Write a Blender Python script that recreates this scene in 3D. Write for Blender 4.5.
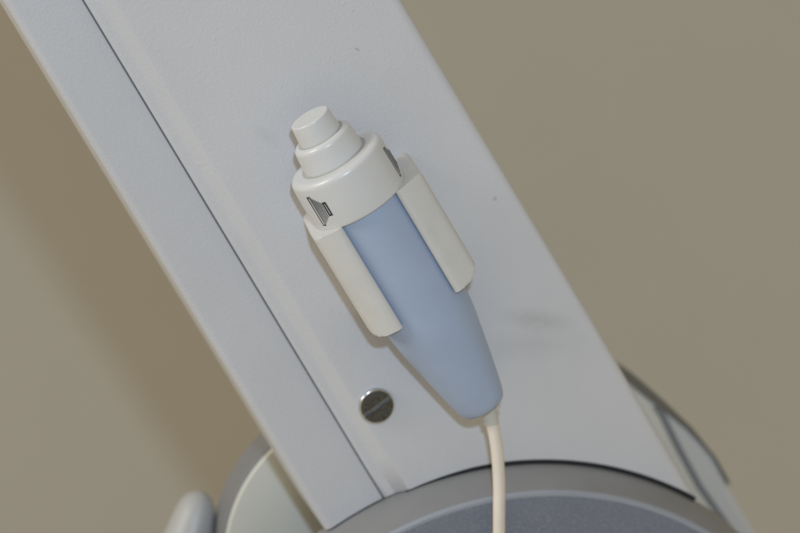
import bpy, bmesh, math, random
from mathutils import Vector, Matrix, noise
random.seed(4)
S = bpy.context.scene
for o in list(bpy.data.objects): bpy.data.objects.remove(o)
C = S.collection
R = math.radians

# ---------------------------------------------------------------- camera, world, lamps, exposure
CAMP = (0.0, -1.1*math.cos(R(5)), 1.4 + 1.1*math.sin(R(5)))
cam = bpy.data.objects.new('camera', bpy.data.cameras.new('camera')); C.objects.link(cam)
cam.location = CAMP; cam.rotation_euler = (R(85), 0, 0)
cam.data.lens = 141.4; cam.data.sensor_width = 36; cam.data.clip_start = .02; cam.data.clip_end = 50
cam.data.dof.use_dof = True; cam.data.dof.focus_distance = 1.062; cam.data.dof.aperture_fstop = 7.5
S.camera = cam
W = bpy.data.worlds.new('World'); S.world = W; W.use_nodes = True
bg = W.node_tree.nodes['Background']; bg.inputs[0].default_value = (1.0, .875, .64, 1); bg.inputs[1].default_value = .36
def area(name, loc, target, sx, sy, power, col):
    l = bpy.data.lights.new(name, 'AREA'); l.shape = 'RECTANGLE'; l.size = sx; l.size_y = sy; l.energy = power; l.color = col
    o = bpy.data.objects.new(name, l); C.objects.link(o); o.location = loc
    o.rotation_euler = (Vector(target) - Vector(loc)).to_track_quat('-Z', 'Y').to_euler()
    return o
area('flash', (.045, -1.10, 1.4 + 1.1*math.sin(R(5)) + .135), (0, 0, 1.4), .045, .025, 4.3, (.54, .73, 1.0))
area('room_lamp', (-2.2, -.9, 2.4), (0, 0, 1.4), 1.0, .8, 26, (1.0, .98, .945))
S.view_settings.view_transform = 'Standard'; S.view_settings.look = 'None'
S.view_settings.exposure = 0.16; S.view_settings.gamma = 1; S.view_settings.use_curve_mapping = False

# the machine's own frame: x runs down along the arm, y across it, z out of its painted face (mm)
FRAME = Matrix(((0.48538256, 0.83761138, 0.25062113, 0),
                (0.27059071, 0.12866010, -0.95405830, 0),
                (-0.83137503, 0.53089901, -0.16420049, 1.4), (0, 0, 0, 1)))
MM = .001
GRAV = Vector((.831375, -.530899, .1642))

# ---------------------------------------------------------------- materials
def mat(name, base, rough=.5, metal=0, bump=0, bscale=900, nib=0, var=0, vscale=40, speck=0, coat=0, sss=0, extra=None):
    m = bpy.data.materials.new(name); m.use_nodes = True
    nt = m.node_tree; N = nt.nodes; L = nt.links; b = N['Principled BSDF']
    b.inputs['Roughness'].default_value = rough; b.inputs['Metallic'].default_value = metal
    if coat: b.inputs['Coat Weight'].default_value = coat; b.inputs['Coat Roughness'].default_value = .25
    if sss:
        b.inputs['Subsurface Weight'].default_value = sss; b.inputs['Subsurface Scale'].default_value = .002
    tc = N.new('ShaderNodeTexCoord')
    col = N.new('ShaderNodeRGB'); col.outputs[0].default_value = (*base, 1); out = col.outputs[0]
    def mixc(a, c, fac):
        x = N.new('ShaderNodeMix'); x.data_type = 'RGBA'; L.new(fac, x.inputs[0]); L.new(a, x.inputs[6]); x.inputs[7].default_value = (*c, 1)
        return x.outputs[2]
    def ntex(scale, det=2, r=.5, lo=.4, hi=.6, to=1.0):
        t = N.new('ShaderNodeTexNoise'); t.inputs['Scale'].default_value = scale; t.inputs['Detail'].default_value = det; t.inputs['Roughness'].default_value = r
        L.new(tc.outputs['Object'], t.inputs['Vector'])
        mr = N.new('ShaderNodeMapRange'); mr.inputs[1].default_value = lo; mr.inputs[2].default_value = hi; mr.inputs[4].default_value = to
        L.new(t.outputs['Fac'], mr.inputs[0]); return mr.outputs[0]
    if var: out = mixc(out, [c*(1-var) for c in base], ntex(vscale, 5, .6, .35, .7))
    if speck: out = mixc(out, [min(1, c*(1+speck)) for c in base], ntex(1500, 1, .5, .5, .68))
    if extra: out = extra(N, L, tc, out, mixc)
    L.new(out, b.inputs['Base Color'])
    h = None
    if bump:
        t = N.new('ShaderNodeTexNoise'); t.inputs['Scale'].default_value = bscale; t.inputs['Detail'].default_value = 2
        L.new(tc.outputs['Object'], t.inputs['Vector']); h = t.outputs['Fac']
        bp = N.new('ShaderNodeBump'); bp.inputs['Strength'].default_value = bump; bp.inputs['Distance'].default_value = .0004
        L.new(h, bp.inputs['Height']); last = bp
        if nib:
            v = N.new('ShaderNodeTexVoronoi'); v.inputs['Scale'].default_value = 230; L.new(tc.outputs['Object'], v.inputs['Vector'])
            v.inputs['Randomness'].default_value = 1
            mr = N.new('ShaderNodeMapRange'); mr.inputs[1].default_value = .0; mr.inputs[2].default_value = .11; mr.inputs[3].default_value = 1; mr.inputs[4].default_value = 0
            L.new(v.outputs['Distance'], mr.inputs[0])
            sp = N.new('ShaderNodeSeparateColor'); L.new(v.outputs['Color'], sp.inputs[0])
            gt = N.new('ShaderNodeMath'); gt.operation = 'GREATER_THAN'; gt.inputs[1].default_value = .86; L.new(sp.outputs[0], gt.inputs[0])
            mu = N.new('ShaderNodeMath'); mu.operation = 'MULTIPLY'; L.new(mr.outputs[0], mu.inputs[0]); L.new(gt.outputs[0], mu.inputs[1])
            b2 = N.new('ShaderNodeBump'); b2.inputs['Strength'].default_value = nib; b2.inputs['Distance'].default_value = .0004
            L.new(mu.outputs[0], b2.inputs['Height']); L.new(bp.outputs[0], b2.inputs['Normal']); last = b2
        L.new(last.outputs[0], b.inputs['Normal'])
    # gentle variation of gloss so that nothing reads as perfectly even plastic
    rr = ntex(60, 4, .6, .3, .7, 1)
    mp = N.new('ShaderNodeMapRange'); mp.inputs[3].default_value = max(0, rough-.06); mp.inputs[4].default_value = rough+.06
    L.new(rr, mp.inputs[0]); L.new(mp.outputs[0], b.inputs['Roughness'])
    return m

def smudges(N, L, tc, out, mixc):
    # grey rub marks with shapes of their own on the painted face: (x, y, half length, half width, turn, strength)
    for (x, y, a, c, ang, s) in ((45, 32, 17, 5.0, 50, .24), (52, 26, 22, 8, 62, .13), (-2, 41, 1.2, .9, 0, .5),
                                 (-75, 26, 1.3, .5, 30, .6), (-66, -16, 8, 3, 20, .10), (30, -60, 6, 4, 10, .10), (88, -8, 5, 3, 0, .12)):
        mp = N.new('ShaderNodeMapping'); mp.vector_type = 'TEXTURE'
        mp.inputs['Location'].default_value = (x*MM, y*MM, 0); mp.inputs['Rotation'].default_value = (0, 0, R(ang))
        mp.inputs['Scale'].default_value = (a*MM, c*MM, .03)
        L.new(tc.outputs['Object'], mp.inputs['Vector'])
        g = N.new('ShaderNodeTexGradient'); g.gradient_type = 'SPHERICAL'; L.new(mp.outputs[0], g.inputs[0])
        t = N.new('ShaderNodeTexNoise'); t.inputs['Scale'].default_value = 420; t.inputs['Detail'].default_value = 5; t.inputs['Roughness'].default_value = .7
        L.new(tc.outputs['Object'], t.inputs['Vector'])
        m1 = N.new('ShaderNodeMath'); m1.operation = 'MULTIPLY'; L.new(g.outputs['Fac'], m1.inputs[0]); L.new(t.outputs['Fac'], m1.inputs[1])
        m2 = N.new('ShaderNodeMath'); m2.operation = 'MULTIPLY'; m2.use_clamp = True; m2.inputs[1].default_value = s*2.2; L.new(m1.outputs[0], m2.inputs[0])
        out = mixc(out, (.22, .215, .20), m2.outputs[0])
    return out

PAINT = mat('powder_coat', (.655, .647, .652), .42, bump=.28, bscale=850, nib=.5, var=.05, vscale=18, extra=smudges)
PAINT2 = mat('powder_coat_flange', (.605, .605, .622), .42, bump=.28, bscale=850, nib=.5, var=.05, vscale=18)
def specks(N, L, tc, out, mixc):
    v = N.new('ShaderNodeTexVoronoi'); v.inputs['Scale'].default_value = 210; L.new(tc.outputs['Object'], v.inputs['Vector'])
    mr = N.new('ShaderNodeMapRange'); mr.inputs[1].default_value = .03; mr.inputs[2].default_value = .09; mr.inputs[3].default_value = 1; mr.inputs[4].default_value = 0
    L.new(v.outputs['Distance'], mr.inputs[0])
    sp = N.new('ShaderNodeSeparateColor'); L.new(v.outputs['Color'], sp.inputs[0])
    gt = N.new('ShaderNodeMath'); gt.operation = 'GREATER_THAN'; gt.inputs[1].default_value = .93; L.new(sp.outputs[0], gt.inputs[0])
    mu = N.new('ShaderNodeMath'); mu.operation = 'MULTIPLY'; L.new(mr.outputs[0], mu.inputs[0]); L.new(gt.outputs[0], mu.inputs[1])
    m2 = N.new('ShaderNodeMath'); m2.operation = 'MULTIPLY'; m2.inputs[1].default_value = .55; L.new(mu.outputs[0], m2.inputs[0])
    out = mixc(out, (.20, .19, .16), m2.outputs[0])
    t = N.new('ShaderNodeTexNoise'); t.inputs['Scale'].default_value = 130; t.inputs['Detail'].default_value = 6; t.inputs['Roughness'].default_value = .7; L.new(tc.outputs['Object'], t.inputs['Vector'])
    m3 = N.new('ShaderNodeMapRange'); m3.inputs[1].default_value = .56; m3.inputs[2].default_value = .75; m3.inputs[4].default_value = .15; L.new(t.outputs['Fac'], m3.inputs[0])
    return mixc(out, (.44, .42, .36), m3.outputs[0])
CREAM = mat('cream_plastic', (.67, .655, .62), .38, bump=.05, bscale=500, var=.05, vscale=90, sss=.08, extra=specks)
CAPM = mat('white_plastic', (.66, .655, .64), .27, bump=.03, bscale=400, var=.01, vscale=90, sss=.08)
BLUE = mat('blue_soft_plastic', (.395, .475, .625), .40, bump=.04, bscale=900, var=.07, vscale=45)
CORD = mat('cream_rubber', (.80, .71, .60), .42, bump=.05, bscale=600, var=.08, vscale=120)
RELIEF = mat('translucent_sleeve', (.62, .60, .53), .35, bump=.1, bscale=600, var=.1, vscale=200, sss=.2)
INK = mat('black_ink', (.025, .025, .03), .5)
SCREW = mat('worn_steel', (.16, .17, .175), .27, metal=1, bump=.5, bscale=1500, var=.5, vscale=900)
SLOT = mat('slot_sheen', (.27, .28, .285), .4, metal=1, bump=.3, bscale=1500, var=.3, vscale=900)  # lighter than the face: reflection in the slot put into the metal's colour
HUBW = mat('grey_satin_plastic', (.27, .265, .262), .42, bump=.1, bscale=900, var=.1, vscale=40)
HUBF = mat('plum_grey_textured', (.185, .198, .238), .48, bump=.35, bscale=1300, speck=.25, var=.08, vscale=30)
LIP = mat('hub_edge_paint', (.33, .345, .38), .35, bump=.2, bscale=1300)
GAPBLACK = mat('gap_black', (.012, .014, .016), .7)  # dark of the gap between arm and hub, put into the colour
REARC = mat('rear_cream_plastic', (.70, .68, .59), .5, var=.05, vscale=20)
REARW = mat('rear_white_plastic', (.45, .45, .435), .45, var=.05, vscale=20)
REARS = mat('rear_side_plastic', (.64, .63, .60), .45, var=.05, vscale=20)
REARG = mat('rear_grey_band', (.235, .235, .24), .5, var=.08, vscale=20)
REARD = mat('rear_edge_shade', (.17, .155, .125), .5)  # shadow side of the cover's rounded edge, put in as colour
WALL = mat('painted_wall', (.448, .411, .337), .85, bump=.3, bscale=160, var=.12, vscale=1.6)

# ---------------------------------------------------------------- helpers
def obj(name, bm, m, parent=None, smooth=40, bevel=0, seg=2, scale=True):
    bmesh.ops.recalc_face_normals(bm, faces=bm.faces)
    if scale: bmesh.ops.scale(bm, vec=(MM, MM, MM), verts=bm.verts)
    me = bpy.data.meshes.new(name); bm.to_mesh(me); bm.free(); me.materials.append(m)
    o = bpy.data.objects.new(name, me); C.objects.link(o)
    if smooth is not None:
        for p in me.polygons: p.use_smooth = True
        try: me.set_sharp_from_angle(angle=R(smooth))
        except Exception: pass
    if bevel:
        b = o.modifiers.new('bevel', 'BEVEL'); b.width = bevel*MM; b.segments = seg; b.limit_method = 'ANGLE'; b.angle_limit = R(38)
        b.harden_normals = False
    if parent: o.parent = parent
    return o
def thing(name, label, cat, loc=(0, 0, 0), group=None):
    o = bpy.data.objects.new(name, None); C.objects.link(o); o.empty_display_size = .02
    o['label'] = label; o['category'] = cat
    if group: o['group'] = group
    o.matrix_world = FRAME @ Matrix.Translation(Vector(loc)*MM)
    return o
def loft(rings, closed=True, caps=True):
    bm = bmesh.new(); V = [[bm.verts.new(p) for p in r] for r in rings]; n = len(rings[0])
    for a, b in zip(V, V[1:]):
        for i in range(n if closed else n-1):
            j = (i+1) % n; bm.faces.new((a[i], a[j], b[j], b[i]))
    if caps and closed: bm.faces.new(V[0][::-1]); bm.faces.new(V[-1])
    return bm
def lathe(prof, n=96, axis='x', centre=(0, 0, 0), capa=True, capb=True):
    """prof = [(along, radius)]"""
    rings = []
    for a, r in prof:
        ring = []
        for k in range(n):
            t = 2*math.pi*k/n; c, s = r*math.cos(t), r*math.sin(t)
            p = (a, c, s) if axis == 'x' else (c, s, a)
            ring.append((p[0]+centre[0], p[1]+centre[1], p[2]+centre[2]))
        rings.append(ring)
    return loft(rings)
def rnd(x0, r0, x1, r1, cx, cr, n=6):
    """quarter round between (x0,r0) and (x1,r1) about the centre (cx,cr)"""
    a0 = math.atan2(r0-cr, x0-cx); a1 = math.atan2(r1-cr, x1-cx); q = math.hypot(x0-cx, r0-cr)
    while a1-a0 > math.pi: a1 -= 2*math.pi
    while a0-a1 > math.pi: a1 += 2*math.pi
    return [(cx+q*math.cos(a0+(a1-a0)*i/n), cr+q*math.sin(a0+(a1-a0)*i/n)) for i in range(n+1)]
def tube(pts, rad, n=20, sub=8):
    P = [Vector(p) for p in pts]; out = []; rr = []
    radf = rad if callable(rad) else (lambda t: rad)
    for i in range(len(P)-1):
        p0 = P[max(i-1, 0)]; p1 = P[i]; p2 = P[i+1]; p3 = P[min(i+2, len(P)-1)]
        for k in range(sub):
            t = k/sub
            out.append(.5*((2*p1)+(-p0+p2)*t+(2*p0-5*p1+4*p2-p3)*t*t+(-p0+3*p1-3*p2+p3)*t**3))
    out.append(P[-1]); rings = []; up = Vector((0, 0, 1))
    for i, p in enumerate(out):
        d = (out[min(i+1, len(out)-1)]-out[max(i-1, 0)]).normalized()
        a = up.cross(d).normalized(); b = d.cross(a); q = radf(i/(len(out)-1))
        rings.append([p+q*(math.cos(2*math.pi*k/n)*a+math.sin(2*math.pi*k/n)*b) for k in range(n)])
    return loft(rings)
def prism(outline, z0, z1):
    return loft([[(x, y, z0) for x, y in outline], [(x, y, z1) for x, y in outline]])

# ---------------------------------------------------------------- the wall behind
bm = bmesh.new()
for v in ((-4, 0, 0), (4, 0, 0), (4, 0, 3.2), (-4, 0, 3.2)): bm.verts.new(v)
bm.faces.new(bm.verts[:]); r_ = bmesh.ops.extrude_face_region(bm, geom=bm.faces[:])
bmesh.ops.translate(bm, vec=(0, .12, 0), verts=[v for v in r_['geom'] if isinstance(v, bmesh.types.BMVert)])
wall = obj('wall', bm, WALL, smooth=None, scale=False); wall.location = (0, .46, 0); wall['kind'] = 'structure'

# ---------------------------------------------------------------- the arm
HC = (198.4, -65.1); HR = 127.6
arm = thing('machine_arm', 'wide slanting arm of white powder-coated sheet metal with a long seam, holding the switch', 'machine arm')
def u_end(n, gap):
    return HC[0]-math.sqrt(max(0, (HR+gap)**2-(n-HC[1])**2))
def sweep(profile, stations, gapf):
    rings = []
    for s in stations: rings.append([(s, n, w) for n, w in profile(s)])
    rings.append([(u_end(n, gapf(n)), n, w) for n, w in profile(60)])
    return loft(rings)
ST = [-640, -400, -250, -160, -80, 0, 40, 58]
def right_n(u): return 49.1+.0115*(u-28)
def seam_n(u): return -46.3-.0145*(u+35)
def left_n(u): return -69.5-.018*(u+43)
T = 1.6
def face_profile(u):
    rn, sn = right_n(u), seam_n(u)
    o = [(sn+.12, -5.6), (sn+.2, -3.4), (sn+.4, -2.45), (sn+.9, -2.1), (sn+2.2, -2.15)]
    # shallow trough beside the seam, then a soft rise to the flat
    for i in range(0, 17):
        a = i/16; t = a*a*(3-2*a); o.append((sn+3.7+5.8*a, -2.2+2.25*t))
    o += [(sn+11.5, .04)]+[(sn+15+(rn-19-sn)*k/34, 0) for k in range(35)]+[(rn-3.2, 0)]
    for i in range(1, 8):
        a = i/7*math.pi/2; o.append((rn-3.2+3.2*math.sin(a), -3.2+3.2*math.cos(a)))
    o += [(rn, -45), (rn-T, -45), (rn-T, -4), (rn-4, -T), (0, -T), (sn+20, -T), (sn+10.4, -T), (sn+7, -3.2), (sn+3.5, -4.6), (sn+2.2, -5.6)]
    return o
def flange_profile(u):
    ln, sn = left_n(u), seam_n(u)
    o = [(ln, -45)]
    for i in range(0, 8):
        a = i/7*math.pi/2; o.append((ln+3-3*math.cos(a), -5.2+3*math.sin(a)))
    o += [(ln+10, -2.2), (sn-6, -2.2), (sn-1.0, -2.2), (sn-.5, -2.35), (sn-.2, -2.8), (sn-.15, -6), (sn-1.7, -6), (sn-1.9, -3.8), (ln+3.2, -3.8), (ln+1.7, -5.4), (ln+1.7, -45)]
    return o
obj('face_panel', sweep(face_profile, ST, lambda n: .45+1.35/(1+math.exp(-(n+22)/5))), PAINT, arm, smooth=50)
obj('side_flange', sweep(flange_profile, ST, lambda n: .7), PAINT2, arm, smooth=50)
obj('back_panel', prism([(-640, left_n(-640)+.2), (-640, right_n(-640)-.2), (138, right_n(138)-2), (72, left_n(72)+2)], -46.6, -45.1), PAINT2, arm)
obj('seam_backing', prism([(-640, seam_n(-640)-6), (-640, seam_n(-640)+8), (66, seam_n(66)+8), (66, seam_n(66)-6)], -6.6, -5.6), mat('seam_sealant', (.34, .37, .385), .6), arm)

# slotted screw
sx, sy = 38.9, -32.7
q = 6.5
bm = lathe([(-1.0, q-.6), (1.9, q-.6), (1.97, q-.9), (1.99, 3)], 72, 'z', (sx, sy, 0))
# cut the slot
ang = R(100.6); cs, sn_ = math.cos(ang), math.sin(ang)
scr = obj('screw', bm, SCREW, arm, smooth=35)
rb = lathe([(-1.0, q)] + rnd(1.25, q, 1.85, q-.6, 1.25, q-.6, 6) + [(1.85, q-.7), (-1, q-.7)], 96, 'z', (sx, sy, 0))
obj('rim', rb, mat('glint_steel', (.72, .72, .70), .16, metal=1), scr)  # rim highlight put into the colour: brighter metal than the screw face
sd = Vector((.17, .985))  # slot direction, refined below
sd = Vector((-.05, 1)).normalized(); sp = Vector((sd.y, -sd.x))
def strip(h0, h1, w, l):
    pts = []
    for a, b in ((-l, -w), (l, -w), (l, w), (-l, w)):
        p = sd*a+sp*b; pts.append((sx+p.x, sy+p.y))
    return prism(pts, h0, h1)
cutter_bm = strip(1.3, 4, .72, 9)
bmesh.ops.recalc_face_normals(cutter_bm, faces=cutter_bm.faces)
bmesh.ops.scale(cutter_bm, vec=(MM,)*3, verts=cutter_bm.verts)
cme = bpy.data.meshes.new('cut'); cutter_bm.to_mesh(cme); cutter_bm.free()
cob = bpy.data.objects.new('cut', cme); C.objects.link(cob); cob.matrix_world = FRAME
bo = scr.modifiers.new('slot', 'BOOLEAN'); bo.object = cob; bo.operation = 'DIFFERENCE'; bo.solver = 'EXACT'
bpy.context.view_layer.update()
dg = bpy.context.evaluated_depsgraph_get(); ev = scr.evaluated_get(dg); nm = bpy.data.meshes.new_from_object(ev)
scr.modifiers.clear(); scr.data = nm; bpy.data.objects.remove(cob)
obj('slot', strip(1.31, 1.34, .70, q-.75), SLOT, scr, smooth=None)

# cradle: one C-shaped plastic clip round the switch
AX = (-1.9, 19.0)             # axis of the switch: across, above the face
def cradle_ring(u, lim, liml=None):
    liml = lim if liml is None else liml
    ri = 16.4; pts = []
    right = []
    a0, a1 = R(41), R(180)
    inner = [(ri*math.sin(a0+(a1-a0)*i/22), ri*math.cos(a0+(a1-a0)*i/22)) for i in range(23)]
    outer = [(10.7, 13.0), (11.0, 13.6), (11.7, 14.1), (12.8, 14.1), (14.5, 13.5), (17.3, 12.1), (19.2, 11.4), (20.7, 10.5), (21.6, 9.0), (21.9, 6.6), (22, 2), (22.1, -6), (22.2, -18.95)]
    R_ = inner[::-1]+[(min(a, lim), b) for a, b in outer]          # from the back of the bore round the tip to the foot
    L_ = inner[::-1]+[(min(a, liml), b) for a, b in outer]
    def foot(b): return max(0, min(1, (4-b)/23))
    right = [(AX[0]+a+(.5+2.0*foot(b) if a > 17 else 0), AX[1]+b) for a, b in R_]
    left = [(AX[0]-(a-(1.3+2.2*foot(b) if a > 18 else 0)), AX[1]+b) for a, b in L_]
    ring = right + left[::-1][:-1]
    return [(u, a, b) for a, b in ring]
def corner(t, c): return 22.2-c+math.sqrt(max(0, c*c-(c-t)**2)) if t < c else 99      # t = distance from the end
rings = []; ua, ub = -35.2, 7.2
for t in (0, .25, .6, 1.1, 1.7, 2.4, 3.2, 4.2, 6, 12, 20, 26): rings.append(cradle_ring(ua+t, corner(t, 3.2), corner(t, 2.2)))
for t in (14, 9, 7.2, 5.6, 4.4, 3.4, 2.6, 1.9, 1.3, .8, .4, .15, 0): rings.append(cradle_ring(ub-t, corner(t, 6.5), corner(t, 3.4)))
cradle = obj('cradle', loft(rings), CREAM, arm, smooth=45, bevel=1.0, seg=4)
cradle['label'] = 'cream plastic C-shaped clip with two wings gripping the switch'

# ---------------------------------------------------------------- hub below the arm
hub = thing('pivot_hub', 'large round grey pivot hub with plum-grey face below the arm', 'pivot hub', (HC[0], HC[1], 0))
hr1, hh = 122.4, 15.0
obj('rim_band', loft([[(r*math.cos(2*math.pi*k/256), r*math.sin(2*math.pi*k/256), z) for k in range(256)]
     for r, z in ((HR-.4, -9), (HR, -6), (HR, 0), (126.9, 4), (125.6, 8), (124.1, 11.6), (hr1+.2, hh-.5))]), HUBW, hub)
prof = [(hh-1.2, hr1+.1), (hh-.5, hr1+.15)] + rnd(hh-.4, hr1, hh+.5, hr1-1.0, hh-.5, hr1-1.0, 5) + [(hh+.5, hr1-2.0)]
obj('edge_ring', lathe(prof, 256, 'z'), LIP, hub)
prof = [(hh, hr1-1.8), (hh+.7, hr1-1.9), (hh+1.1, hr1-5), (hh+1.6, hr1-20), (hh+2.2, hr1-60), (hh+2.4, 2)]
obj('cover_disc', lathe(prof, 256, 'z'), HUBF, hub)
ga, gb = math.pi-.20, math.pi-1.088   # only where the arm's cut-out runs round the hub
def gr(k): return .35+1.3*min(1, k/34)
bm = loft([[(r*math.cos(ga+(gb-ga)*k/140), r*math.sin(ga+(gb-ga)*k/140), z) for r, z in ((HR-1, .12), (HR+gr(k), .12), (HR+gr(k), -1.6), (HR-1, -1.6))] for k in range(141)])
obj('gap_strip', bm, GAPBLACK, hub)  # added black strip, stands for the shade in the gap round the hub

# ---------------------------------------------------------------- housings behind the arm (out of focus)
drum = thing('rear_drum', 'blurred round cream drum with grey side band behind the left edge of the arm', 'drum', (105.7, -60.2, 0))
obj('rim_band', lathe([(-71, 52.0), (-70, 55.4), (-53.6, 55.6), (-53.2, 55.2)], 160, 'z'), REARG, drum)
obj('front_cover', lathe([(-54, 54.6), (-52.6, 54.6)]+rnd(-52.4, 54.4, -51.9, 53.7, -52.6, 53.7, 4)+[(-51.4, 46), (-49.4, 25), (-49, 1)], 160, 'z'), REARC, drum)

rc = thing('rear_cover', 'blurred white cover with a thin grey stripe behind the right edge of the arm', 'machine cover')
edge = [(96, 52), (104, 56.8), (111.7, 60.5), (119, 63), (126.4, 65.2), (134, 67.4), (141.8, 69.2), (150, 70.8), (158, 71.8), (167, 71.6), (175.5, 71.3), (191.6, 71.6), (215, 72), (330, 74), (336, 70)]
outl = [(90, 20), (88, 38), (90, 47)]+edge+[(336, 20)]
obj('shell', prism(outl, -104, -60), REARS, rc, bevel=3.2, seg=4)
stripe = [(126, 62.0), (131, 62.2), (147, 61.3), (165, 60.9), (186, 62.6), (215, 64), (320, 66)]
so = [(u, n+1.2) for u, n in stripe]+[(u, n-1.4) for u, n in stripe[::-1]]
obj('grey_stripe', prism(so, -60.5, -59.4), REARG, rc)
fc = [(100, 24), (100, 49), (108, 54), (117, 58.2), (125, 60.3)]+[(u, n-1.7) for u, n in stripe]+[(320, 24)]
obj('front_cover', prism(fc, -60.5, -58.6), REARC, rc, bevel=.5)
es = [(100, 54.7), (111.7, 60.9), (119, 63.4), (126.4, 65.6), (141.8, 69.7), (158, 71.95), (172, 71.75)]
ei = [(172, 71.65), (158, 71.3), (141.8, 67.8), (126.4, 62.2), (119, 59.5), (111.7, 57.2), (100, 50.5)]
obj('edge_shade_strip', prism(es+ei, -72, -59.0), REARD, rc, bevel=.4)  # added strip: shading of the rounded outer edge as a dark colour

lb = thing('rounded_housing', 'small blurred white rounded housing at the lower left beside the drum', 'housing')
c0 = Vector((64.9, -107, -74))
down = (GRAV-.28*Vector((.485, .838, .25))).normalized(); zz = Vector((0, 0, 1)); sA = down.cross(zz).normalized(); sB = sA.cross(down)
rings = []
for a, r in [(-7.6, .4), (-7.0, 2.4), (-5.6, 4.6), (-3.2, 6.3), (0, 7.4), (5, 8.4), (12, 9.4), (25, 11), (60, 14), (140, 18)]:
    c = c0+down*a
    rings.append([c+r*(math.cos(2*math.pi*k/48)*sA+1.2*math.sin(2*math.pi*k/48)*sB) for k in range(48)])
obj('shell', loft(rings), REARW, lb, smooth=60)
obj('base_collar', tube([c0+down*139, c0+down*150], 19.5, 48), REARG, lb)

# ---------------------------------------------------------------- the hand switch
X0 = -69.6
sw = thing('hand_switch', 'white and blue hand-held push-button switch with cream cord, clipped into the cradle', 'hand switch', (X0, AX[0], AX[1]))
def xr(prof): return lathe([(a, r) for a, r in prof], 112, 'x')
grip = obj('grip', xr([(30, 14.5), (34.6, 15.7), (40, 15.8), (78, 15.8), (83, 15.75), (86.5, 15.45), (90.00, 14.95), (102.28, 12.75), (112.68, 10.75), (119.30, 9.35), (121.56, 8.7), (122.70, 8.1), (123.36, 7.1), (123.64, 5.8), (123.74, 2.5)]), BLUE, sw, smooth=60)
cap = obj('cap', xr([(17.2, 9), (16.9, 11.8), (16.9, 14.6)]+rnd(16.9, 15.2, 19.1, 17.3, 19.1, 15.1, 7)+[(20.5, 17.42), (26, 17.55), (33.6, 17.65)]+rnd(34.2, 17.6, 34.7, 17.1, 34.2, 17.1, 3)+[(34.7, 15.0)]), CAPM, sw)
coll = obj('collar', xr([(7.9, 5), (7.6, 7.4), (7.6, 8.6)]+rnd(7.6, 8.8, 9.5, 10.6, 9.5, 8.7, 6)+[(12, 10.85), (16.2, 11.1), (17.6, 11.2)]), CAPM, sw)
obj('groove_ring', xr([(16.7, 11.0), (16.75, 12.2), (17.3, 12.2)]), mat('groove_shade', (.45, .44, .41), .7), coll)  # ring colour carries the shading of the groove round the collar
btn = obj('button', xr([(0, .5), (0, 4.6), (0, 6.3)]+rnd(0, 6.5, .6, 7.1, .6, 6.5, 4)+[(4, 7.4), (8, 7.75), (9, 7.8)]), CAPM, sw)
obj('groove_ring', xr([(7.45, 7.6), (7.5, 8.5), (7.9, 8.5)]), bpy.data.materials['groove_shade'], btn)  # groove shading round the button, put into the ring's colour

# printed marks: thin ink that follows the cap's curve; a narrowing stack of bars
def ink_patch(bm, x0, x1, f0, f1, r=17.62):
    nx = 4; nf = max(1, int(abs(f1-f0)/2)+1)
    g = [[bm.verts.new((x0+(x1-x0)*i/nx, (r+.03)*math.sin(R(f0+(f1-f0)*j/nf)), (r+.03)*math.cos(R(f0+(f1-f0)*j/nf)))) for j in range(nf+1)] for i in range(nx+1)]
    for i in range(nx):
        for j in range(nf): bm.faces.new((g[i][j], g[i][j+1], g[i+1][j+1], g[i+1][j]))
def outline_box(bm, xc, hl, f0, f1, t):
    tf = math.degrees(t/17.6)
    ink_patch(bm, xc-hl, xc+hl, f0, f0+tf); ink_patch(bm, xc-hl, xc+hl, f1-tf, f1)
    ink_patch(bm, xc-hl, xc-hl+t, f0, f1); ink_patch(bm, xc+hl-t, xc+hl, f0, f1)
for k, base in enumerate((-62, 60, 180)):
    bm = bmesh.new(); xc = 26.6
    outline_box(bm, xc, 5.9, base, base+5.4, .46)
    for i in range(5):
        f = base+6.6+i*2.05; hl = 5.1-i*.52
        ink_patch(bm, xc-hl, xc+hl, f, f+.95)
    outline_box(bm, xc, 2.75, base+17, base+22.2, .62)
    o = obj('printed_mark', bm, INK, cap, smooth=60)

# sleeve and cord hanging straight down
ce = Vector((123.6, 1.05, 0))
p1 = ce+Vector((5.5, -1.5, .6))
g = GRAV.normalized()
sleeve_pts = [ce+Vector((-2, .2, 0)), ce+Vector((2, -.5, .2)), p1, p1+Vector((1.2, -.5, .2))]
obj('cord_sleeve', tube(sleeve_pts, lambda t: 3.1-.4*t, 32), RELIEF, sw)
obj('sleeve_tab', tube([ce+Vector((.8, 2.4, .6)), ce+Vector((2.2, 2.9, .8)), ce+Vector((3.1, 2.3, .8)), ce+Vector((4.6, 2.2, .6)), ce+Vector((5.2, 1.4, .6))], .55, 12), RELIEF, sw)
cp = [p1+Vector((-3, .8, -.2)), p1, p1+Vector((5.2, -1.6, .9)), p1+Vector((12, -4.6, 1.9)), p1+Vector((20.5, -9.2, 3.2))]
last = cp[-1]
for d in (8, 18, 35, 60, 100, 160, 260, 400): cp.append(last+g*d)
obj('cord', tube(cp, 2.2, 28, 10), CORD, sw, smooth=60)
